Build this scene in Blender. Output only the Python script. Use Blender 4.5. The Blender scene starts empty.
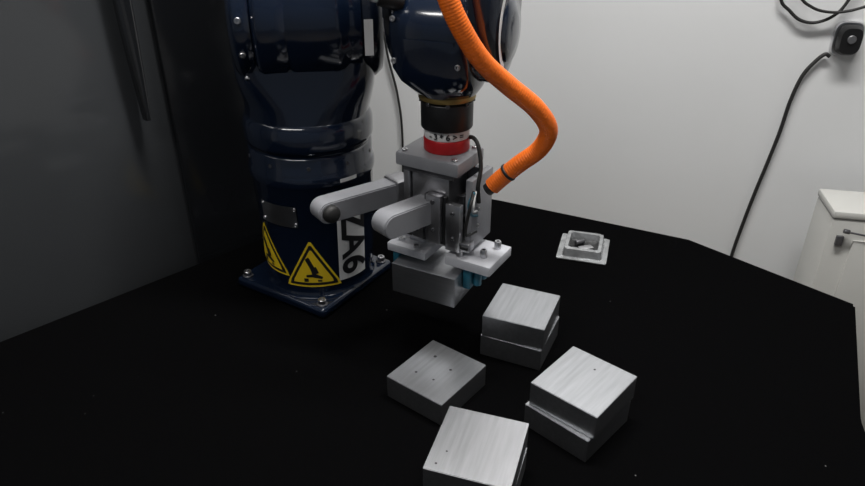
import bpy, bmesh, math, random
from math import sin, cos, pi, radians, sqrt
from mathutils import Vector, Matrix
T = 0.75
scene = bpy.context.scene
scene.view_settings.view_transform = 'Standard'

# ---------------------------------------------------------------- materials
def mat(name, col, rough=0.5, metal=0.0, coat=0.0, var=0.0, vscale=20, bump=0.0, bscale=200, stretch=None, emit=None, spec=0.5, trans=0.0, alpha=1.0):
    m = bpy.data.materials.new(name); m.use_nodes = True
    nt = m.node_tree; b = nt.nodes['Principled BSDF']
    b.inputs['Base Color'].default_value = (*col, 1)
    b.inputs['Roughness'].default_value = rough
    b.inputs['Metallic'].default_value = metal
    b.inputs['Coat Weight'].default_value = coat
    b.inputs['Coat Roughness'].default_value = 0.05
    b.inputs['Specular IOR Level'].default_value = spec
    b.inputs['Transmission Weight'].default_value = trans
    b.inputs['Alpha'].default_value = alpha
    tc = nt.nodes.new('ShaderNodeTexCoord')
    mp = nt.nodes.new('ShaderNodeMapping')
    nt.links.new(tc.outputs['Object'], mp.inputs['Vector'])
    if stretch: mp.inputs['Scale'].default_value = stretch
    if var > 0:
        n = nt.nodes.new('ShaderNodeTexNoise'); n.inputs['Scale'].default_value = vscale; n.inputs['Detail'].default_value = 5
        r = nt.nodes.new('ShaderNodeValToRGB')
        r.color_ramp.elements[0].position = 0.3; r.color_ramp.elements[1].position = 0.7
        r.color_ramp.elements[0].color = (*[max(0, c*(1-var)) for c in col], 1)
        r.color_ramp.elements[1].color = (*[min(1, c*(1+var)) for c in col], 1)
        nt.links.new(mp.outputs[0], n.inputs['Vector'])
        nt.links.new(n.outputs['Fac'], r.inputs[0]); nt.links.new(r.outputs[0], b.inputs['Base Color'])
    if bump > 0:
        n2 = nt.nodes.new('ShaderNodeTexNoise'); n2.inputs['Scale'].default_value = bscale; n2.inputs['Detail'].default_value = 3
        bp = nt.nodes.new('ShaderNodeBump'); bp.inputs['Strength'].default_value = bump; bp.inputs['Distance'].default_value = 0.002
        nt.links.new(mp.outputs[0], n2.inputs['Vector'])
        nt.links.new(n2.outputs['Fac'], bp.inputs['Height']); nt.links.new(bp.outputs[0], b.inputs['Normal'])
    if emit:
        b.inputs['Emission Color'].default_value = (*emit[0], 1); b.inputs['Emission Strength'].default_value = emit[1]
    return m

M = {}
M['navy'] = mat('navy_paint', (0.0045, 0.0095, 0.023), 0.15, 0, 0.6, 0.1, 8)
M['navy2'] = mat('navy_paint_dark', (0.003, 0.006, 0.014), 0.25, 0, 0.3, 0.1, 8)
M['black'] = mat('black_plastic', (0.006, 0.006, 0.007), 0.4, var=0.1)
M['rubber'] = mat('black_rubber', (0.01, 0.01, 0.01), 0.6, var=0.1)
M['steel'] = mat('steel', (0.60, 0.60, 0.62), 0.3, 1.0, var=0.1, vscale=40)
M['dsteel'] = mat('dark_steel', (0.12, 0.12, 0.13), 0.4, 0.7, var=0.15, vscale=40)
M['hole'] = mat('drill_mark', (0.05, 0.05, 0.055), 0.5, 0.3, var=0.1)
M['brass'] = mat('brass_ring', (0.35, 0.25, 0.09), 0.4, 0.8, var=0.2, vscale=60)
M['red'] = mat('red_anodised', (0.50, 0.015, 0.02), 0.35, 0.2, var=0.08)
M['white'] = mat('white_label', (0.75, 0.75, 0.75), 0.5, var=0.03)
M['yellow'] = mat('yellow_label', (0.85, 0.60, 0.02), 0.5, var=0.04)
M['ink'] = mat('black_ink', (0.01, 0.01, 0.012), 0.5, var=0.05)
M['grey'] = mat('grey_printed_plastic', (0.24, 0.245, 0.265), 0.38, var=0.05, vscale=30, bump=0.08, bscale=300)
M['lgrey'] = mat('light_grey_metal', (0.42, 0.42, 0.44), 0.32, 0.92, var=0.10, vscale=40)
M['wplast'] = mat('white_printed_plastic', (0.50, 0.51, 0.55), 0.5, var=0.04, vscale=40)
M['teal'] = mat('teal_rubber', (0.01, 0.11, 0.17), 0.5, var=0.2, vscale=60)
M['orange'] = mat('orange_conduit', (0.80, 0.15, 0.008), 0.45, var=0.10, vscale=60, bump=0.25, bscale=260)
M['clear'] = mat('clear_film', (0.36, 0.37, 0.38), 0.25, 0.6, var=0.25, vscale=60, bump=0.4, bscale=120)
M['cabw'] = mat('cabinet_white', (0.50, 0.50, 0.48), 0.45, var=0.04, vscale=6)
M['encl'] = mat('enclosure_grey', (0.046, 0.049, 0.053), 0.13, var=0.12, vscale=2.5, coat=0.3)
M['encl2'] = mat('enclosure_dark', (0.012, 0.013, 0.015), 0.18, var=0.15, vscale=4)
M['wood'] = mat('table_wood', (0.35, 0.24, 0.14), 0.6, var=0.2, vscale=10, stretch=(1, 1, 12))
M['wall'] = mat('wall_paint', (0.70, 0.71, 0.72), 0.7, var=0.03, vscale=1.5, bump=0.05, bscale=150)
M['ceil'] = mat('ceiling_paint', (0.75, 0.75, 0.74), 0.8, var=0.02)
M['floor'] = mat('concrete_floor', (0.22, 0.20, 0.17), 0.7, var=0.25, vscale=4, bump=0.1, bscale=60)
M['lamp'] = mat('lamp_diffuser', (0.9, 0.9, 0.9), 0.5, emit=((1, 0.98, 0.95), 6))

# aluminium: fine linear brushed grain
def alu(name, base):
    m = mat(name, base, 0.33, 0.95, var=0.10, vscale=9, stretch=(1.5, 22, 22))
    nt = m.node_tree; b = nt.nodes['Principled BSDF']
    tc = nt.nodes.new('ShaderNodeTexCoord')
    mp = nt.nodes.new('ShaderNodeMapping'); mp.inputs['Scale'].default_value = (2, 60, 60)
    nt.links.new(tc.outputs['Object'], mp.inputs['Vector'])
    n2 = nt.nodes.new('ShaderNodeTexNoise'); n2.inputs['Scale'].default_value = 16; n2.inputs['Detail'].default_value = 4
    nt.links.new(mp.outputs[0], n2.inputs['Vector'])
    bp = nt.nodes.new('ShaderNodeBump'); bp.inputs['Strength'].default_value = 0.07; bp.inputs['Distance'].default_value = 0.001
    nt.links.new(n2.outputs['Fac'], bp.inputs['Height']); nt.links.new(bp.outputs[0], b.inputs['Normal'])
    r = nt.nodes.new('ShaderNodeMapRange'); r.inputs['To Min'].default_value = 0.28; r.inputs['To Max'].default_value = 0.38
    nt.links.new(n2.outputs['Fac'], r.inputs[0]); nt.links.new(r.outputs[0], b.inputs['Roughness'])
    return m
M['alu'] = alu('aluminium_milled', (0.43, 0.44, 0.46))

def cloth():
    m = mat('black_cloth', (0.0022, 0.0022, 0.0024), 1.0, spec=0.0, bump=0.3, bscale=350)
    nt = m.node_tree; b = nt.nodes['Principled BSDF']
    tc = nt.nodes.new('ShaderNodeTexCoord')
    v = nt.nodes.new('ShaderNodeTexVoronoi'); v.inputs['Scale'].default_value = 24
    nt.links.new(tc.outputs['Object'], v.inputs['Vector'])
    r = nt.nodes.new('ShaderNodeValToRGB')
    r.color_ramp.elements[0].position = 0.018; r.color_ramp.elements[0].color = (0.09, 0.09, 0.09, 1)
    r.color_ramp.elements[1].position = 0.03; r.color_ramp.elements[1].color = (0.0022, 0.0022, 0.0024, 1)
    nt.links.new(v.outputs['Distance'], r.inputs[0]); nt.links.new(r.outputs[0], b.inputs['Base Color'])
    return m
M['cloth'] = cloth()

# ---------------------------------------------------------------- helpers
def empty(name, loc):
    e = bpy.data.objects.new(name, None); e.empty_display_size = 0.05
    e.location = Vector(loc) + Vector((0, 0, T)); scene.collection.objects.link(e); return e

def finish(bm, name, mats, loc=(0, 0, 0), rot=None, parent=None, ang=35):
    bmesh.ops.remove_doubles(bm, verts=bm.verts, dist=1e-6)
    bmesh.ops.recalc_face_normals(bm, faces=bm.faces)
    for f in bm.faces: f.smooth = True
    for e in bm.edges:
        if len(e.link_faces) == 2 and e.calc_face_angle(0) > radians(ang): e.smooth = False
    me = bpy.data.meshes.new(name); bm.to_mesh(me); bm.free()
    if not isinstance(mats, (list, tuple)): mats = [mats]
    for x in mats: me.materials.append(M[x])
    ob = bpy.data.objects.new(name, me); scene.collection.objects.link(ob)
    l = Vector(loc) + Vector((0, 0, T))
    if parent: ob.parent = parent; l = l - parent.location
    ob.location = l
    if rot is not None: ob.rotation_euler = rot
    return ob

def rbox(name, size, loc, m, parent=None, yaw=0, bev=0.002, seg=2, rot=None):
    bm = bmesh.new(); bmesh.ops.create_cube(bm, size=1)
    for v in bm.verts: v.co = Vector((v.co.x*size[0], v.co.y*size[1], v.co.z*size[2]))
    if bev > 0: bmesh.ops.bevel(bm, geom=list(bm.edges), offset=bev, segments=seg, affect='EDGES', profile=0.5)
    return finish(bm, name, m, loc, rot if rot is not None else (0, 0, radians(yaw)), parent)

def axis_rot(d):
    return Vector(d).normalized().to_track_quat('Z', 'Y').to_euler()

def lathe(name, prof, loc, m, parent=None, axis=(0, 0, 1), seg=48, ang=35):
    bm = bmesh.new(); rings = []
    for r, z in prof:
        if r < 1e-6: rings.append([bm.verts.new((0, 0, z))])
        else: rings.append([bm.verts.new((r*cos(2*pi*i/seg), r*sin(2*pi*i/seg), z)) for i in range(seg)])
    for a, b in zip(rings, rings[1:]):
        for i in range(seg):
            j = (i+1) % seg
            if len(a) == 1 and len(b) > 1: bm.faces.new((a[0], b[i], b[j]))
            elif len(b) == 1 and len(a) > 1: bm.faces.new((a[i], a[j], b[0]))
            elif len(a) > 1: bm.faces.new((a[i], a[j], b[j], b[i]))
    if len(rings[0]) > 1: bm.faces.new(rings[0])
    if len(rings[-1]) > 1: bm.faces.new(rings[-1])
    return finish(bm, name, m, loc, axis_rot(axis), parent, ang)

def cyl(name, r, h, loc, m, parent=None, axis=(0, 0, 1), bev=0.001, seg=40):
    b = min(bev, r*0.45, h*0.45)
    return lathe(name, [(0, -h/2), (r-b, -h/2), (r-b*0.3, -h/2+b*0.3), (r, -h/2+b), (r, h/2-b), (r-b*0.3, h/2-b*0.3), (r-b, h/2), (0, h/2)], loc, m, parent, axis, seg, 50)

def loft(name, secs, m, parent=None, origin=(0, 0, 0), seg=48):
    bm = bmesh.new(); O = Vector(origin); rings = []
    for c, ax, ay, rx, ry, p in secs:
        c = Vector(c)-O; ax = Vector(ax).normalized(); ay = Vector(ay).normalized(); ring = []
        for i in range(seg):
            t = 2*pi*i/seg; cc, ss = cos(t), sin(t)
            ring.append(bm.verts.new(c + ax*rx*math.copysign(abs(cc)**(2/p), cc) + ay*ry*math.copysign(abs(ss)**(2/p), ss)))
        rings.append(ring)
    for a, b in zip(rings, rings[1:]):
        for i in range(seg):
            j = (i+1) % seg; bm.faces.new((a[i], a[j], b[j], b[i]))
    bm.faces.new(rings[0]); bm.faces.new(rings[-1])
    return finish(bm, name, m, origin, None, parent, 45)

def crom(pts, n):
    P = [Vector(p) for p in pts]; P = [2*P[0]-P[1]] + P + [2*P[-1]-P[-2]]; out = []
    for i in range(1, len(P)-2):
        for k in range(n):
            t = k/n; a, b, c, d = P[i-1:i+3]
            out.append(0.5*((2*b)+(c-a)*t+(2*a-5*b+4*c-d)*t*t+(3*b-a-3*c+d)*t**3))
    out.append(P[-2]); return out

def sweep(name, pts, rad, m, parent=None, n=12, seg=12, corr=None):
    path = crom(pts, n); O = Vector(pts[0])
    if corr:
        L = [0]
        for a, b in zip(path, path[1:]): L.append(L[-1]+(b-a).length)
        N = int(L[-1]/corr*4); res = []; k = 0
        for i in range(N+1):
            s = L[-1]*i/N
            while k < len(L)-2 and L[k+1] < s: k += 1
            t = (s-L[k])/max(1e-9, L[k+1]-L[k]); res.append(path[k].lerp(path[k+1], t))
        path = res
    bm = bmesh.new(); rings = []; up = None
    for i, p in enumerate(path):
        d = (path[min(i+1, len(path)-1)]-path[max(i-1, 0)]).normalized()
        if up is None: up = d.orthogonal().normalized()
        else: up = (up - d*up.dot(d)).normalized()
        w = d.cross(up); r = rad
        if corr: r = rad*(1.0 if i % 4 in (0, 1) else 0.975)
        rings.append([bm.verts.new(p-O+up*r*cos(2*pi*j/seg)+w*r*sin(2*pi*j/seg)) for j in range(seg)])
    for a, b in zip(rings, rings[1:]):
        for i in range(seg):
            j = (i+1) % seg; bm.faces.new((a[i], a[j], b[j], b[i]))
    bm.faces.new(rings[0]); bm.faces.new(rings[-1])
    return finish(bm, name, m, O, None, parent, 80)

def hexbolt(name, loc, r, h, parent, axis=(0, 0, 1), m='steel'):
    return lathe(name, [(0, 0), (r, 0), (r, h*0.85), (r*0.85, h), (r*0.5, h), (r*0.45, h*0.5), (0, h*0.5)], loc, m, parent, axis, 12, 30)

# ---------------------------------------------------------------- room
wd = Vector((cos(radians(-12)), sin(radians(-12)), 0)); wn = Vector((-wd.y, wd.x, 0))
def slab(name, p0, p1, z0, z1, th, m):
    p0 = Vector((*p0, 0)); p1 = Vector((*p1, 0)); d = (p1-p0); L = d.length; c = (p0+p1)/2
    d.normalize(); n = Vector((-d.y, d.x, 0))
    c = c + n*th/2
    return rbox(name, (L, th, z1-z0), (c.x, c.y, (z0+z1)/2), m, None, math.degrees(math.atan2(d.y, d.x)), 0)
WB = Vector((0.3, 1.62, 0))
a = WB - wd*3.2; b = WB + wd*3.0
slab('wall_back', (a.x, a.y), (b.x, b.y), -T, 1.95, 0.1, 'wall')
c = b - wn*5.0; d = a - wn*5.0
slab('wall_right', (b.x, b.y), (c.x, c.y), -T, 1.95, 0.1, 'wall')
slab('wall_left', (d.x, d.y), (a.x, a.y), -T, 1.95, 0.1, 'wall')
rc = (a+c)/2
rbox('floor', (6.6, 5.4, 0.1), (rc.x, rc.y, -T-0.05), 'floor', None, -12, 0)
rbox('ceiling', (6.6, 5.4, 0.1), (rc.x, rc.y, 2.0), 'ceil', None, -12, 0)
bb = WB - wd*0.1 - wn*0.008
rbox('baseboard_back', (6.0, 0.015, 0.09), (bb.x, bb.y, -T+0.045), 'cabw', None, -12, 0.003)

# ---------------------------------------------------------------- table
poly = [(-1.1, 0.385), (-0.655, 0.832), (-0.16, 1.327), (0.0, 1.39), (0.145, 1.330), (0.496, 1.153), (0.6965, 0.93), (0.56, 0.665), (0.44, 0.25), (-1.1, 0.25)]
tb = empty('work_table', (0, 0.8, -T))
def prism(name, poly, z0, z1, m, parent, inset=0.0, bev=0.004):
    cx = sum(p[0] for p in poly)/len(poly); cy = sum(p[1] for p in poly)/len(poly)
    bm = bmesh.new(); vs = [bm.verts.new(((p[0]-cx)*(1-inset), (p[1]-cy)*(1-inset), 0)) for p in poly]
    f = bm.faces.new(vs); r = bmesh.ops.extrude_face_region(bm, geom=[f])
    for v in r['geom']:
        if isinstance(v, bmesh.types.BMVert): v.co.z += z1-z0
    if bev: bmesh.ops.bevel(bm, geom=list(bm.edges), offset=bev, segments=2, affect='EDGES')
    return finish(bm, name, m, (cx, cy, z0), None, parent)
prism('cloth_cover', poly, -0.035, 0.0, 'cloth', tb)
prism('cloth_drape', poly, -0.16, -0.036, 'cloth', tb, 0.004)
prism('table_frame', poly, -0.22, -0.161, 'wood', tb, 0.08)
for i, p in enumerate([(-0.9, 0.4), (0.36, 0.4), (0.5, 0.93), (-0.05, 1.22)]):
    rbox('leg_%d' % (i+1), (0.06, 0.06, T-0.22), (p[0], p[1], -(T+0.22)/2), 'wood', tb, 0, 0.003)

# ---------------------------------------------------------------- machine enclosure (left)
en = empty('machine_enclosure', (-0.75, 0.9, -T))
e0 = Vector((-1.25, 0.248, 0)); e1 = Vector((-0.185, 1.313, 0)); ed = (e1-e0).normalized(); enn = Vector((-ed.y, ed.x, 0))
def enbox(name, s0, s1, z0, z1, th, off, m, bev=0.006):
    cc = e0+ed*(s0+s1)/2+enn*(off+th/2)
    return rbox(name, (s1-s0, th, z1-z0), (cc.x, cc.y, (z0+z1)/2), m, en, 45, bev)
L = (e1-e0).length
enbox('side_panel', 0, L, -T, 1.15, 0.25, 0.012, 'encl')
enbox('door_frame_strip', L-0.668, L-0.650, 0.13, 1.1, 0.008, 0.004, 'encl2', 0.003)
enbox('end_post', L-0.34, L, -T, 1.15, 0.012, 0.0, 'encl2', 0.004)
lp = e0+ed*(L-0.385)
loft('door_handle', [((lp.x+0.006, lp.y-0.006, z), ed, -enn, 0.005+0.008*sin((z-0.28)/0.40*pi), 0.010, 2.5) for z in [0.28+0.04*i for i in range(11)]], 'encl2', en, (lp.x, lp.y, 0.3))

# ---------------------------------------------------------------- aluminium blocks
BT = 0.035
def block(cx, cy, z0, sx, sy, yaw, h=BT, holes=()):
    bm = bmesh.new(); bmesh.ops.create_cube(bm, size=1)
    for v in bm.verts: v.co = Vector((v.co.x*sx, v.co.y*sy, v.co.z*h))
    bmesh.ops.bevel(bm, geom=list(bm.edges), offset=0.0007, segments=2, affect='EDGES')
    for hx, hy, hr in holes:
        vs = [bm.verts.new((hx+hr*cos(t*pi/6), hy+hr*sin(t*pi/6), h/2+0.0002)) for t in range(12)]
        f = bm.faces.new(vs); f.material_index = 1
    return finish(bm, 'aluminum_block', ['alu', 'hole'], (cx, cy, z0+h/2), (0, 0, radians(yaw)), None)
block(0.0060, 0.719, 0.0, 0.101, 0.092, 52, holes=[(-0.02, 0.02, 0.0018), (0.022, 0.02, 0.0024), (0.012, -0.014, 0.002), (-0.018, -0.008, 0.0016)])
block(0.131, 0.822, 0.0, 0.094, 0.091, 65)
block(0.1310, 0.823, BT, 0.094, 0.090, 67)
block(0.1850, 0.6570, 0.0, 0.099, 0.093, 46)
block(0.1895, 0.6595, BT, 0.099, 0.093, 48, holes=[(0.025, 0.0, 0.0016)])
block(0.0500, 0.5490, 0.0, 0.100, 0.095, 71)
block(0.0503, 0.5500, BT, 0.101, 0.095, 72, holes=[(-0.04, 0.036, 0.0014), (-0.02, 0.03, 0.0012)])
HB = (0.007, 0.850)
block(HB[0], HB[1], 0.090, 0.099, 0.092, -27, h=0.047)

# ---------------------------------------------------------------- robot arm
RC = Vector((-0.193, 1.018, 0))
rb = empty('robot_arm', RC)
X, Y, Z = Vector((1, 0, 0)), Vector((0, 1, 0)), Vector((0, 0, 1))
bd = -32; BC = Vector((-0.203, 1.014, 0))
rbox('base_plate', (0.192, 0.188, 0.018), (BC.x, BC.y, 0.009), 'navy', rb, bd, 0.006, 3)
ca, sa = cos(radians(bd)), sin(radians(bd))
for i, (lx, ly) in enumerate([(-.082, -.080), (.082, -.080), (.082, .080), (-.082, .080)]):
    px, py = BC.x+lx*ca-ly*sa, BC.y+lx*sa+ly*ca
    cyl('washer_%d' % (i+1), 0.009, 0.002, (px, py, 0.019), 'dsteel', rb)
    hexbolt('base_bolt_%d' % (i+1), (px, py, 0.020), 0.0065, 0.008, rb)
def colr(z): return 0.088 + 0.010*min(1, z/0.25)
prof = [(0, 0.016), (0.092, 0.018), (0.089, 0.024), (colr(0.03), 0.032), (colr(0.1), 0.1), (colr(0.205), 0.205),
        (0.0985, 0.209), (0.0995, 0.213), (0.0995, 0.223), (0.098, 0.227), (0.0965, 0.230), (0.0965, 0.254), (0.093, 0.258), (0, 0.258)]
lathe('base_column', prof, (RC.x, RC.y, 0), 'navy', rb, seg=72, ang=60)
lathe('turret_ring', [(0, 0.258), (0.094, 0.258), (0.094, 0.262), (0.0985, 0.265), (0.0995, 0.270), (0.0995, 0.292), (0.097, 0.300), (0.092, 0.308), (0, 0.308)], (RC.x, RC.y, 0), 'navy', rb, seg=72, ang=60)
ra = Vector((cos(radians(8)), sin(radians(8)), 0)); rf = Vector((ra.y, -ra.x, 0))
TU = RC + ra*0.004
loft('turret_body', [((RC.x, RC.y, 0.300), ra, rf, 0.094, 0.094, 2), ((TU.x, TU.y, 0.325), ra, rf, 0.096, 0.092, 2.2),
     ((TU.x, TU.y, 0.345), ra, rf, 0.100, 0.088, 2.8), ((TU.x, TU.y, 0.37), ra, rf, 0.102, 0.082, 4), ((TU.x, TU.y, 0.44), ra, rf, 0.102, 0.08, 5), ((TU.x, TU.y, 0.50), ra, rf, 0.096, 0.07, 4)], 'navy', rb, RC)
SC = Vector((RC.x, RC.y, 0.445)) + ra*0.006
def lax(name, prof, c, m, axis=ra, seg=64, ang=50): return lathe(name, prof, c, m, rb, axis, seg, ang)
lax('shoulder_barrel', [(0, -0.066), (0.094, -0.066), (0.101, -0.062), (0.104, -0.055), (0.104, -0.025), (0.1015, -0.022), (0.1015, -0.019), (0.104, -0.016),
    (0.104, 0.045), (0.101, 0.055), (0.096, 0.062), (0.096, 0.066), (0.092, 0.080), (0, 0.080)], SC, 'navy')
lax('shoulder_cover', [(0, -0.098), (0.070, -0.098), (0.088, -0.096), (0.097, -0.090), (0.100, -0.084), (0.100, -0.073), (0.096, -0.066), (0, -0.066)], SC, 'navy')
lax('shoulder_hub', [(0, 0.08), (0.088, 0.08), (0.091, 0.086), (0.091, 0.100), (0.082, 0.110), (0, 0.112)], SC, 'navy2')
for i in range(14):
    t = 2*pi*i/14+0.1
    hexbolt('cover_bolt_%d' % (i+1), SC - ra*0.080 + (rf*cos(t)+Z*sin(t))*0.099, 0.0045, 0.006, rb, (rf*cos(t)+Z*sin(t)))
EL = Vector((-0.165, 1.06, 0.86))
UA = SC + ra*0.02
loft('upper_arm', [(UA+Vector((0, 0, -0.02)), ra, rf, 0.05, 0.085, 3), (UA+Vector((0, 0, 0.08)), ra, rf, 0.055, 0.080, 3),
     (UA.lerp(EL, 0.4), ra, rf, 0.055, 0.065, 3), (UA.lerp(EL, 0.75), ra, rf, 0.052, 0.058, 3), (EL, ra, rf, 0.05, 0.062, 3)], 'navy', rb, UA)
lax('elbow_joint', [(0, -0.08), (0.065, -0.08), (0.075, -0.07), (0.077, 0.0), (0.075, 0.08), (0.065, 0.09), (0, 0.09)], EL, 'navy')
# wrist
WA = Vector((cos(radians(-24)), sin(radians(-24)), 0)); WF = Vector((WA.y, -WA.x, 0))
WC = Vector((0.022, 0.868, 0.452))
FA = WC + Vector((-0.0, 0.03, 0.12)); FB = EL + ra*0.09 + Vector((0.05, -0.03, 0.0))
fd = (FB-FA).normalized(); fs = WA - fd*WA.dot(fd); fs.normalize(); ft = fd.cross(fs)
loft('forearm', [(FA-fd*0.03, fs, ft, 0.064, 0.048, 3), (FA+fd*0.02, fs, ft, 0.066, 0.055, 2.6), (FA.lerp(FB, 0.3), fs, ft, 0.055, 0.055, 2.2),
     (FA.lerp(FB, 0.7), fs, ft, 0.055, 0.055, 2), (FB, fs, ft, 0.062, 0.062, 2)], 'navy', rb, FA)
lathe('wrist_barrel', [(0, -0.060), (0.048, -0.060), (0.056, -0.056), (0.060, -0.050), (0.061, -0.02), (0.061, 0.010), (0.060, 0.030), (0.055, 0.034), (0.055, 0.040), (0, 0.040)], WC, 'navy', rb, WA, 64, 60)
def cheek(name, s0, s1, r, m, dome):
    secs = []
    for s, k in ((s0, 0.90), (s0+0.004, 1.0), (s1-0.010*dome-0.003, 1.0), (s1-0.005*dome, 0.90), (s1, 0.70)):
        secs.append((WC + WA*s + Z*0.030, WF, Z, r*k, (r+0.032)*k if k > .8 else (r+0.03)*k, 2.3))
    return loft(name, secs, m, rb, WC)
cheek('wrist_fork_right', 0.040, 0.078, 0.056, 'navy', 1)
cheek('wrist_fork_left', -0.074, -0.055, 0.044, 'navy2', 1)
lathe('wrist_cap', [(0, 0.0), (0.036, 0.0), (0.038, 0.002), (0.036, 0.006), (0.02, 0.009), (0, 0.010)], WC+WA*0.074+Z*0.005, 'navy', rb, WA, 48, 60)
WX, WY = 0.019, 0.862
NC = Vector((WX, WY, 0))
loft('wrist_neck', [((WX-.006, WY+.004, 0.45), WA, WF, 0.056, 0.057, 4), ((WX-.006, WY+.002, 0.412), WA, WF, 0.055, 0.056, 4), ((WX-.003, WY, 0.396), WA, WF, 0.051, 0.052, 3.4), ((WX, WY, 0.384), WA, WF, 0.044, 0.045, 2.6), ((WX, WY, 0.376), WA, WF, 0.039, 0.039, 2)], 'navy', rb, (WX, WY, 0.4))
cyl('brass_ring', 0.0375, 0.007, (WX, WY, 0.3725), 'brass', rb)
cyl('tool_flange', 0.0345, 0.036, (WX, WY, 0.348), 'black', rb, bev=0.002)
for i in range(8):
    t = 2*pi*i/8
    hexbolt('flange_bolt_%d' % (i+1), (WX+0.0335*cos(t), WY+0.0335*sin(t), 0.366), 0.003, 0.003, rb, (cos(t), sin(t), 0), 'dsteel')
cb = WC + WF*0.052 - WA*0.055 + Z*0.040
cax = (WF*0.6+WA*-0.8+Z*0.3)
cyl('connector_body', 0.011, 0.030, cb, 'black', rb, cax)
cyl('connector_cap', 0.008, 0.012, cb+cax*0.02, 'steel', rb, cax)
for i, (s, z) in enumerate([(0.034, -0.030), (-0.050, -0.030), (0.034, 0.020), (-0.050, 0.020)]):
    hexbolt('wrist_bolt_%d' % (i+1), WC+WA*s+WF*(0.057 if z < 0 else 0.058)+Z*z, 0.0035, 0.003, rb, WF)
for i in range(5):
    t = radians(205+i*36)
    dv = Vector((cos(t), sin(t), 0))
    hexbolt('turret_bolt_%d' % (i+1), RC+Z*0.242+dv*0.0955, 0.003, 0.002, rb, dv, 'dsteel')

def wrap_mesh(name, faces2d, C, rfun, phi0, z0, off, m, parent):
    bm = bmesh.new()
    for f in faces2d:
        vs = []
        for s, h in f:
            z = z0+h; r = rfun(z); ph = phi0+s/r; r += off
            vs.append(bm.verts.new((r*cos(ph), r*sin(ph), z)))
        try: bm.faces.new(vs)
        except Exception: pass
    return finish(bm, name, m, (C.x, C.y, 0), None, parent)
def tri2d(w, h, scale=1.0, N=10, Mm=14, cut=0.04):
    cy = h*0.36; F = []
    def pt(i, j):
        v = i/N*(1-cut); ww = w*(1-v)*scale
        if i == 0: ww *= 0.95
        return ((j/Mm-0.5)*ww, (v*h-cy)*scale)
    for i in range(N):
        for j in range(Mm): F.append([pt(i, j), pt(i, j+1), pt(i+1, j+1), pt(i+1, j)])
    return F
def rect2d(w, h, n=10): 
    return [[((i/n-.5)*w, -h/2), (((i+1)/n-.5)*w, -h/2), (((i+1)/n-.5)*w, h/2), ((i/n-.5)*w, h/2)] for i in range(n)]
def text2d(body, size, rot=0, bold=0.0):
    cu = bpy.data.curves.new('t', 'FONT'); cu.body = body; cu.size = size; cu.align_x = 'CENTER'; cu.align_y = 'CENTER'; cu.offset = bold
    ob = bpy.data.objects.new('t', cu); scene.collection.objects.link(ob)
    dg = bpy.context.evaluated_depsgraph_get(); me = bpy.data.meshes.new_from_object(ob.evaluated_get(dg))
    bm = bmesh.new(); bm.from_mesh(me); bmesh.ops.remove_doubles(bm, verts=bm.verts, dist=1e-6)
    bmesh.ops.triangulate(bm, faces=bm.faces)
    bmesh.ops.subdivide_edges(bm, edges=bm.edges, cuts=3, use_grid_fill=True)
    F = []; c, s = cos(rot), sin(rot)
    for p in bm.faces: F.append([(c*v.co.x-s*v.co.y, s*v.co.x+c*v.co.y) for v in p.verts])
    bm.free(); bpy.data.objects.remove(ob); bpy.data.curves.remove(cu); bpy.data.meshes.remove(me); return F
def warn(tag, ph, z0):
    w, h = 0.094, 0.088
    wrap_mesh('warning_sticker_%s' % tag, tri2d(w, h, 1.0), RC, colr, ph, z0, 0.0008, 'yellow', rb)
    wrap_mesh('warning_border_%s' % tag, tri2d(w, h, 0.88), RC, colr, ph, z0, 0.0013, 'ink', rb)
    wrap_mesh('warning_field_%s' % tag, tri2d(w, h, 0.72), RC, colr, ph, z0, 0.0018, 'yellow', rb)
    sym = [[(-0.010, 0.022), (-0.004, 0.026), (0.004, 0.006), (-0.003, 0.004)], [(-0.003, 0.004), (0.006, 0.008), (0.010, -0.004), (0.000, -0.008)],
           [(-0.010, -0.008), (0.002, -0.006), (0.004, -0.012), (-0.010, -0.012)], [(0.002, -0.004), (0.016, -0.012), (0.014, -0.016), (0.000, -0.012)],
           [(-0.014, -0.014), (0.014, -0.018), (0.014, -0.021), (-0.014, -0.021)]]
    wrap_mesh('warning_symbol_%s' % tag, sym, RC, colr, ph, z0, 0.0026, 'ink', rb)
warn('front', radians(-89), 0.066)
warn('side', radians(-143), 0.082)
LA = radians(-45)
wrap_mesh('name_label', rect2d(0.054, 0.132), RC, colr, LA, 0.106, 0.0008, 'white', rb)
wrap_mesh('name_lettering', text2d('ZA6', 0.064, -pi/2, 0.0016), RC, colr, LA, 0.106, 0.0018, 'ink', rb)
wrap_mesh('connector_panel', rect2d(0.066, 0.036), RC, colr, radians(-118), 0.162, 0.002, 'steel', rb)
for i, (s, h) in enumerate([(-.030, .013), (.030, .013), (-.030, -.013), (.030, -.013)]):
    ph = radians(-118)+s/0.094; dv = Vector((cos(ph), sin(ph), 0))
    hexbolt('panel_screw_%d' % (i+1), RC+dv*0.096+Z*(0.162+h), 0.003, 0.002, rb, dv)
wrap_mesh('spec_label', rect2d(0.03, 0.006), RC, lambda z: 0.0995, radians(-48), 0.218, 0.0006, 'white', rb)
FC = Vector((WX, WY, 0))
bmv = [(-0.006, -0.030), (0.006, -0.030), (0.006, 0.020), (-0.006, 0.020)]
def flat_poly(name, pts, C, ax, ay, m, parent):
    bm = bmesh.new(); bm.faces.new([bm.verts.new(ax*p[0]+ay*p[1]) for p in pts]); return finish(bm, name, m, C, None, parent)
t = radians(-8); dv = rf*cos(t)+Z*sin(t)
flat_poly('shoulder_label', bmv, SC+ra*0.089+dv*0.0945, (ra), (Z*cos(t)-rf*sin(t)), 'white', rb)
bm = bmesh.new(); n = 12; prev = None
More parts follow.
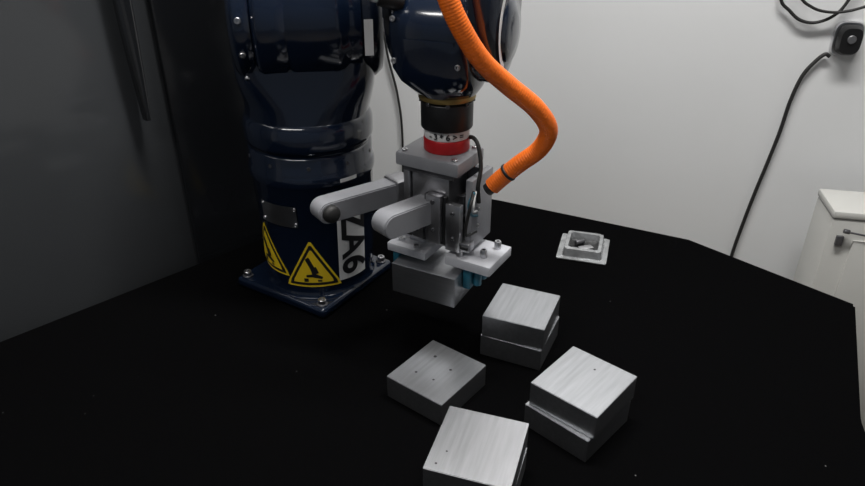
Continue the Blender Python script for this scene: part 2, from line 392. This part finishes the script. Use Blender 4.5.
for i in range(n+1):
    t = radians(-60+i*12); ro, ri = 0.044, 0.035+0.003*abs(i-6)/6
    a_ = bm.verts.new(WF*(ro*cos(t))+Z*(ro*sin(t)*1.25+0.01)); b_ = bm.verts.new(WF*(ri*cos(t))+Z*(ri*sin(t)*1.25+0.01))
    if prev: bm.faces.new((prev[0], a_, b_, prev[1]))
    prev = (a_, b_)
finish(bm, 'wrist_mark', 'white', WC+WA*0.0785, None, rb)

# ---------------------------------------------------------------- gripper
gp = empty('robot_gripper', (WX, WY, 0.3))
gy = -31; gx = Vector((cos(radians(gy)), sin(radians(gy)), 0)); gv = Vector((-gx.y, gx.x, 0))
G = Vector((0.010, 0.856, 0))
def GL(x, y, z): return G + gx*x + gv*y + Z*z
cyl('label_ring', 0.0305, 0.013, (WX, WY, 0.3235), 'white', gp, bev=0.001)
wrap_mesh('ring_lettering', text2d('- 3 * 6 > =', 0.011, 0, 0.0003), FC, lambda z: 0.0305, radians(-92), 0.3235, 0.0012, 'ink', gp)
cyl('red_ring', 0.031, 0.018, (WX, WY, 0.308), 'red', gp, bev=0.0015)
rbox('mount_plate', (0.096, 0.074, 0.019), GL(0, 0, 0.2895), 'grey', gp, gy, 0.003)
for i, (x, y) in enumerate([(-.038, -.028), (.038, -.028), (.038, .028), (-.038, .028)]):
    hexbolt('plate_bolt_%d' % (i+1), GL(x, y, 0.299), 0.004, 0.003, gp)
rbox('gripper_body', (0.058, 0.052, 0.070), GL(-0.002, 0.004, 0.245), 'lgrey', gp, gy, 0.002)
rbox('adapter_plate', (0.078, 0.062, 0.008), GL(0, 0, 0.276), 'dsteel', gp, gy, 0.001)
rbox('side_plate_left', (0.010, 0.050, 0.080), GL(-0.038, 0.0, 0.232), 'lgrey', gp, gy, 0.001)
rbox('side_plate_right', (0.010, 0.060, 0.102), GL(0.054, 0.014, 0.220), 'grey', gp, gy, 0.001)
rbox('back_plate', (0.052, 0.010, 0.085), GL(0.018, 0.036, 0.228), 'dsteel', gp, gy, 0.001)
rbox('front_slide', (0.022, 0.012, 0.070), GL(0.010, -0.030, 0.212), 'lgrey', gp, gy, 0.001)
rbox('front_slide_b', (0.022, 0.010, 0.070), GL(0.038, -0.026, 0.203), 'steel', gp, gy, 0.001)
rbox('front_slide_c', (0.018, 0.012, 0.060), GL(-0.016, -0.028, 0.206), 'steel', gp, gy, 0.001)
rbox('slide_gap', (0.006, 0.006, 0.070), GL(0.024, -0.026, 0.210), 'black', gp, gy, 0.0008)
rbox('rail_left', (0.006, 0.008, 0.070), GL(-0.003, -0.027, 0.210), 'dsteel', gp, gy, 0.0008)
rbox('rail_block', (0.090, 0.034, 0.014), GL(0.004, 0.004, 0.190), 'dsteel', gp, gy, 0.001)
rbox('lower_rail', (0.118, 0.016, 0.013), GL(0.002, -0.018, 0.175), 'lgrey', gp, gy, 0.001)
rbox('lower_rail_slot', (0.116, 0.004, 0.004), GL(0.002, -0.0265, 0.175), 'black', gp, gy, 0.0005)
for i, z in enumerate([0.25, 0.225, 0.2]):
    hexbolt('side_bolt_%d' % (i+1), GL(0.059, 0.0, z), 0.003, 0.003, gp, gx)
for i, (x, z) in enumerate([(0.010, 0.238), (0.010, 0.196), (0.038, 0.225), (0.038, 0.187), (-.016, .225), (-.016, .19)]):
    hexbolt('slide_bolt_%d' % (i+1), GL(x, -0.036 if x < .03 and x > 0 else (-0.034 if x < 0 else -0.031), z), 0.003, 0.002, gp, -gv, 'dsteel')
# jaws
rbox('jaw_plate_left', (0.064, 0.064, 0.013), GL(-0.032, -0.008, 0.1515), 'wplast', gp, gy, 0.002)
rbox('jaw_plate_right', (0.070, 0.070, 0.015), GL(0.062, 0.002, 0.1525), 'wplast', gp, gy, 0.002)
rbox('jaw_riser_left', (0.026, 0.040, 0.016), GL(-0.028, 0.004, 0.166), 'wplast', gp, gy, 0.0015)
rbox('jaw_riser_right', (0.026, 0.040, 0.016), GL(0.036, 0.008, 0.166), 'wplast', gp, gy, 0.0015)
for i, (x, y) in enumerate([(0.046, -0.024), (0.076, -0.010), (0.082, 0.022), (-0.050, -0.022), (-0.02, -0.030)]):
    hexbolt('jaw_bolt_%d' % (i+1), GL(x, y, 0.1595 if x > 0 else 0.1575), 0.0050, 0.012 if x > 0 else 0.004, gp)
by = -27; bx = Vector((cos(radians(by)), sin(radians(by)), 0)); bv = Vector((-bx.y, bx.x, 0)); H = Vector((*HB, 0))
rbox('grip_pad_right', (0.012, 0.062, 0.036), H+bx*0.0558+bv*0.010+Z*0.127, 'teal', gp, by, 0.002)
rbox('grip_pad_left', (0.010, 0.050, 0.026), H-bx*0.0548+bv*0.0+Z*0.132, 'teal', gp, by, 0.002)
for i in range(3):
    cyl('pad_fin_%d' % (i+1), 0.006, 0.032, H+bx*0.067+bv*(-0.008+i*0.020)+Z*0.129, 'teal', gp)
def bar(name, near, far, w, h, m='grey'):
    near = Vector(near); far = Vector(far); d = far-near; Lb = d.length; yaw = math.atan2(d.y, d.x)
    bm = bmesh.new(); P = []; hw = w/2
    for k in range(13):
        t = pi/2 + pi*k/12; P.append((h/2*cos(t)+h/2, h/2*sin(t)))
    P += [(Lb, -h/2), (Lb, h/2)]
    vs = [bm.verts.new((p[0], -hw, p[1])) for p in P]; f = bm.faces.new(vs)
    r = bmesh.ops.extrude_face_region(bm, geom=[f])
    for v in r['geom']:
        if isinstance(v, bmesh.types.BMVert): v.co.y += w
    bmesh.ops.bevel(bm, geom=[e for e in bm.edges if e.calc_face_angle(0) > 0.8], offset=0.0015, segments=2, affect='EDGES')
    return finish(bm, name, m, near, (0, 0, yaw), gp)
bar('finger_bar_left', (-0.160, 0.826, 0.219), (-0.050, 0.905, 0.219), 0.030, 0.031)
bar('finger_bar_right', (-0.071, 0.782, 0.220), (0.026, 0.866, 0.220), 0.031, 0.034)
dn = Vector((0.78, 0.62, 0)).normalized(); dp = Vector((dn.y, -dn.x, 0))
k0 = Vector((-0.160, 0.826, 0.219))+dn*0.016+dp*0.0155
lathe('bar_knob', [(0, 0), (0.0125, 0), (0.0125, 0.003), (0.0115, 0.007), (0.008, 0.010), (0, 0.011)], k0, 'rubber', gp, dp, 32, 60)
for i, (nn, s) in enumerate([((-0.160, 0.826), 0.10), ((-0.160, 0.826), 0.118), ((-0.071, 0.782), 0.085), ((-0.071, 0.782), 0.105)]):
    hexbolt('bar_bolt_%d' % (i+1), Vector((*nn, 0.222))+dn*s+dp*0.0155, 0.0035, 0.003, gp, dp, 'dsteel')
rbox('bar_bracket_left', (0.030, 0.036, 0.038), Vector((-0.048, 0.905, 0.219)), 'lgrey', gp, 39, 0.002)
rbox('bar_link', (0.095, 0.014, 0.026), GL(-0.012, 0.012, 0.222), 'dsteel', gp, gy, 0.001)
# wires
sweep('sensor_cable', [GL(0.020, 0.02, 0.298), GL(0.034, 0.020, 0.316), GL(0.050, 0.012, 0.312), GL(0.060, 0.004, 0.285), GL(0.061, -0.004, 0.26), GL(0.061, 0.0, 0.235)], 0.0028, 'rubber', gp)
sweep('signal_wire_blue', [GL(0.062, -0.016, 0.256), GL(0.062, -0.03, 0.245), GL(0.060, -0.02, 0.225), GL(0.059, 0.0, 0.215)], 0.0020, 'teal', gp)
sweep('signal_wire_white', [GL(0.062, -0.012, 0.256), GL(0.066, -0.026, 0.240), GL(0.062, -0.016, 0.228), GL(0.059, 0.004, 0.222)], 0.0014, 'white', gp)
sweep('signal_wire_black', [GL(0.060, -0.014, 0.256), GL(0.066, -0.034, 0.245), GL(0.058, -0.03, 0.20), GL(0.058, 0.0, 0.19)], 0.0022, 'rubber', gp)

# ---------------------------------------------------------------- orange conduit
oc = empty('corrugated_conduit', (0.08, 0.77, 0.41))
hp = [(-0.02, 0.80, 0.66), (-0.004, 0.765, 0.58), (0.014, 0.748, 0.515), (0.0320, 0.748, 0.476), (0.0560, 0.757, 0.4400), (0.087, 0.77, 0.4100), (0.1217, 0.78, 0.380), (0.1410, 0.79, 0.350), (0.1340, 0.80, 0.3214), (0.1100, 0.806, 0.298), (0.0902, 0.812, 0.277), (0.078, 0.815, 0.263)]
sweep('conduit', hp, 0.0115, 'orange', oc, 16, 20, corr=0.0034)
cyl('cable_tie', 0.0125, 0.004, (0.0975, 0.8100, 0.285), 'rubber', oc, (0.0198, -0.006, 0.021))
cyl('end_collar', 0.0085, 0.010, (0.0755, 0.816, 0.260), 'rubber', oc, (0.03, -0.01, 0.03))

# ---------------------------------------------------------------- clear plastic tray on table
pb = empty('plastic_parts_tray', (0.285, 1.11, 0))
PB = Vector((0.283, 1.110, 0)); pa_ = radians(-17)
def sq(r, p, n=40): return [(r[0]*math.copysign(abs(cos(2*pi*(i+.5)/n))**(2/p), cos(2*pi*(i+.5)/n)), r[1]*math.copysign(abs(sin(2*pi*(i+.5)/n))**(2/p), sin(2*pi*(i+.5)/n))) for i in range(n)]
bm = bmesh.new(); rings = []
random.seed(3)
for (r, p, z) in [((0.045, 0.049), 30, 0.001), ((0.045, 0.049), 30, 0.003), ((0.036, 0.040), 16, 0.004), ((0.033, 0.037), 12, 0.018), ((0.027, 0.030), 12, 0.0185), ((0.025, 0.027), 10, 0.007), ((0.018, 0.02), 6, 0.006)]:
    rings.append([bm.verts.new((x, y, z+random.random()*0.0010)) for x, y in sq(r, p)])
for k, (a, b) in enumerate(zip(rings, rings[1:])):
    for i in range(40):
        j = (i+1) % 40; f = bm.faces.new((a[i], a[j], b[j], b[i])); f.material_index = 1 if k >= 5 else 0
bm.faces.new(rings[-1]).material_index = 1; bm.faces.new(rings[0])
finish(bm, 'tray_shell', ['clear', 'black'], PB, (0, 0, pa_), pb, 25)
rbox('metal_insert', (0.026, 0.014, 0.005), PB+Vector((0.002, -0.010, 0.0095)), 'steel', pb, 20, 0.001)
cyl('screw_part', 0.005, 0.018, PB+Vector((-0.006, 0.010, 0.0115)), 'dsteel', pb, (1, 0.4, 0))

# ---------------------------------------------------------------- white cabinet at right
cbn = empty('storage_cabinet', (1.09, 1.30, -T))
cxx, cyy = 1.090, 1.318; dzc = -0.028
rbox('cabinet_body', (0.44, 0.12, T-0.006+dzc), (cxx, cyy, (-T-0.006+dzc)/2), 'cabw', cbn, -12, 0.004)
rbox('cabinet_lid', (0.445, 0.125, 0.018), (cxx, cyy, 0.004+dzc), 'cabw', cbn, -12, 0.005)
rbox('door_panel', (0.36, 0.008, 0.60), (cxx-0.0125+0.01, cyy-0.064, -0.38), 'cabw', cbn, -12, 0.002)
rbox('latch_plate', (0.014, 0.008, 0.022), (0.884, 1.296, -0.082), 'dsteel', cbn, -12, 0.001)
cyl('hinge_rod', 0.0022, 0.11, (0.943, 1.276, -0.064), 'dsteel', cbn, (1, -0.21, -0.14))
cyl('rod_knob', 0.005, 0.012, (0.889, 1.288, -0.056), 'dsteel', cbn, (1, -0.21, -0.14))

# ---------------------------------------------------------------- power cable and adapter on the wall
def wallp(s, z, off=0.012):
    p = WB + wd*s - wn*off; return Vector((p.x, p.y, z))
pc = empty('power_cable', wallp(0.5, 0.2))
WPTS = [(0.578, 0.268), (0.568, 0.272), (0.552, 0.255), (0.534, 0.222), (0.523, 0.165), (0.518, 0.0927), (0.508, 0.01), (0.498, -0.0624), (0.487, -0.16), (0.480, -0.247), (0.475, -0.40), (0.48, -0.64)]
sweep('cord', [wallp(*p, 0.010) for p in WPTS], 0.0042, 'rubber', pc)
sweep('cord_loop', [wallp(0.452, 0.45, 0.012), wallp(0.452, 0.385, 0.012), wallp(0.475, 0.36, 0.012), wallp(0.500, 0.342, 0.014), wallp(0.53, 0.338, 0.014), wallp(0.560, 0.352, 0.016), wallp(0.58, 0.38, 0.016), wallp(0.60, 0.45, 0.016)], 0.0034, 'rubber', pc)
sweep('cord_loop_b', [wallp(0.475, 0.46, 0.022), wallp(0.485, 0.395, 0.022), wallp(0.515, 0.370, 0.024), wallp(0.55, 0.362, 0.024), wallp(0.585, 0.366, 0.026), wallp(0.625, 0.38, 0.026), wallp(0.68, 0.40, 0.022)], 0.003, 'rubber', pc)
pa = empty('power_adapter', wallp(0.60, 0.30))
def ov(name, s, z, o0, o1, rx, rz, p, m, k=0.85):
    C = wallp(s, z, 0); loft(name, [(C-wn*o0, wd, Z, rx, rz, p), (C-wn*(o0+(o1-o0)*0.6), wd, Z, rx, rz, p), (C-wn*o1, wd, Z, rx*k, rz*k, p)], m, pa, C)
ov('outlet_rim', 0.604, 0.306, 0.001, 0.010, 0.029, 0.036, 4, 'steel', 0.95)
ov('adapter_body', 0.604, 0.306, 0.008, 0.034, 0.024, 0.031, 3.2, 'black')
ov('plug_face', 0.604, 0.310, 0.033, 0.037, 0.009, 0.009, 2, 'lgrey')
sc = empty('signal_cable', (-0.05, 1.42, 0.1))
sweep('cord', [wallp(-0.43, 0.32, 0.01), wallp(-0.418, 0.22, 0.01), wallp(-0.395, 0.12, 0.01), wallp(-0.385, 0.0, 0.01), wallp(-0.39, -0.3, 0.01)], 0.003, 'rubber', sc)

# ---------------------------------------------------------------- lights
def lamp(loc, sx, sy, power, yaw):
    e = empty('ceiling_lamp', loc)
    rbox('housing', (sx+0.04, sy+0.04, 0.05), (loc[0], loc[1], loc[2]+0.028), 'cabw', e, yaw, 0.004)
    rbox('diffuser', (sx, sy, 0.01), (loc[0], loc[1], loc[2]), 'lamp', e, yaw, 0.002)
    l = bpy.data.lights.new('tube_light', 'AREA'); l.shape = 'RECTANGLE'; l.size = sx; l.size_y = sy; l.energy = power; l.color = (1, 0.98, 0.95)
    o = bpy.data.objects.new('tube_light', l); scene.collection.objects.link(o); o.parent = e; o.location = (0, 0, -0.012); o.rotation_euler = (0, 0, radians(yaw))
lamp((0.25, 0.85, 1.89), 1.2, 0.2, 43, -12)
lamp((-0.9, -0.3, 1.89), 1.2, 0.2, 13, -12)
w = bpy.data.worlds.new('World'); scene.world = w; w.use_nodes = True
w.node_tree.nodes['Background'].inputs[0].default_value = (0.8, 0.88, 1, 1); w.node_tree.nodes['Background'].inputs[1].default_value = 0.12

# ---------------------------------------------------------------- camera
cam = bpy.data.cameras.new('Camera'); co = bpy.data.objects.new('Camera', cam); scene.collection.objects.link(co)
cam.sensor_width = 36; cam.lens = 36*680/865; cam.clip_start = 0.02
co.location = (0, 0, 0.63+T); co.rotation_euler = (radians(90-29), 0, 0)
scene.camera = co
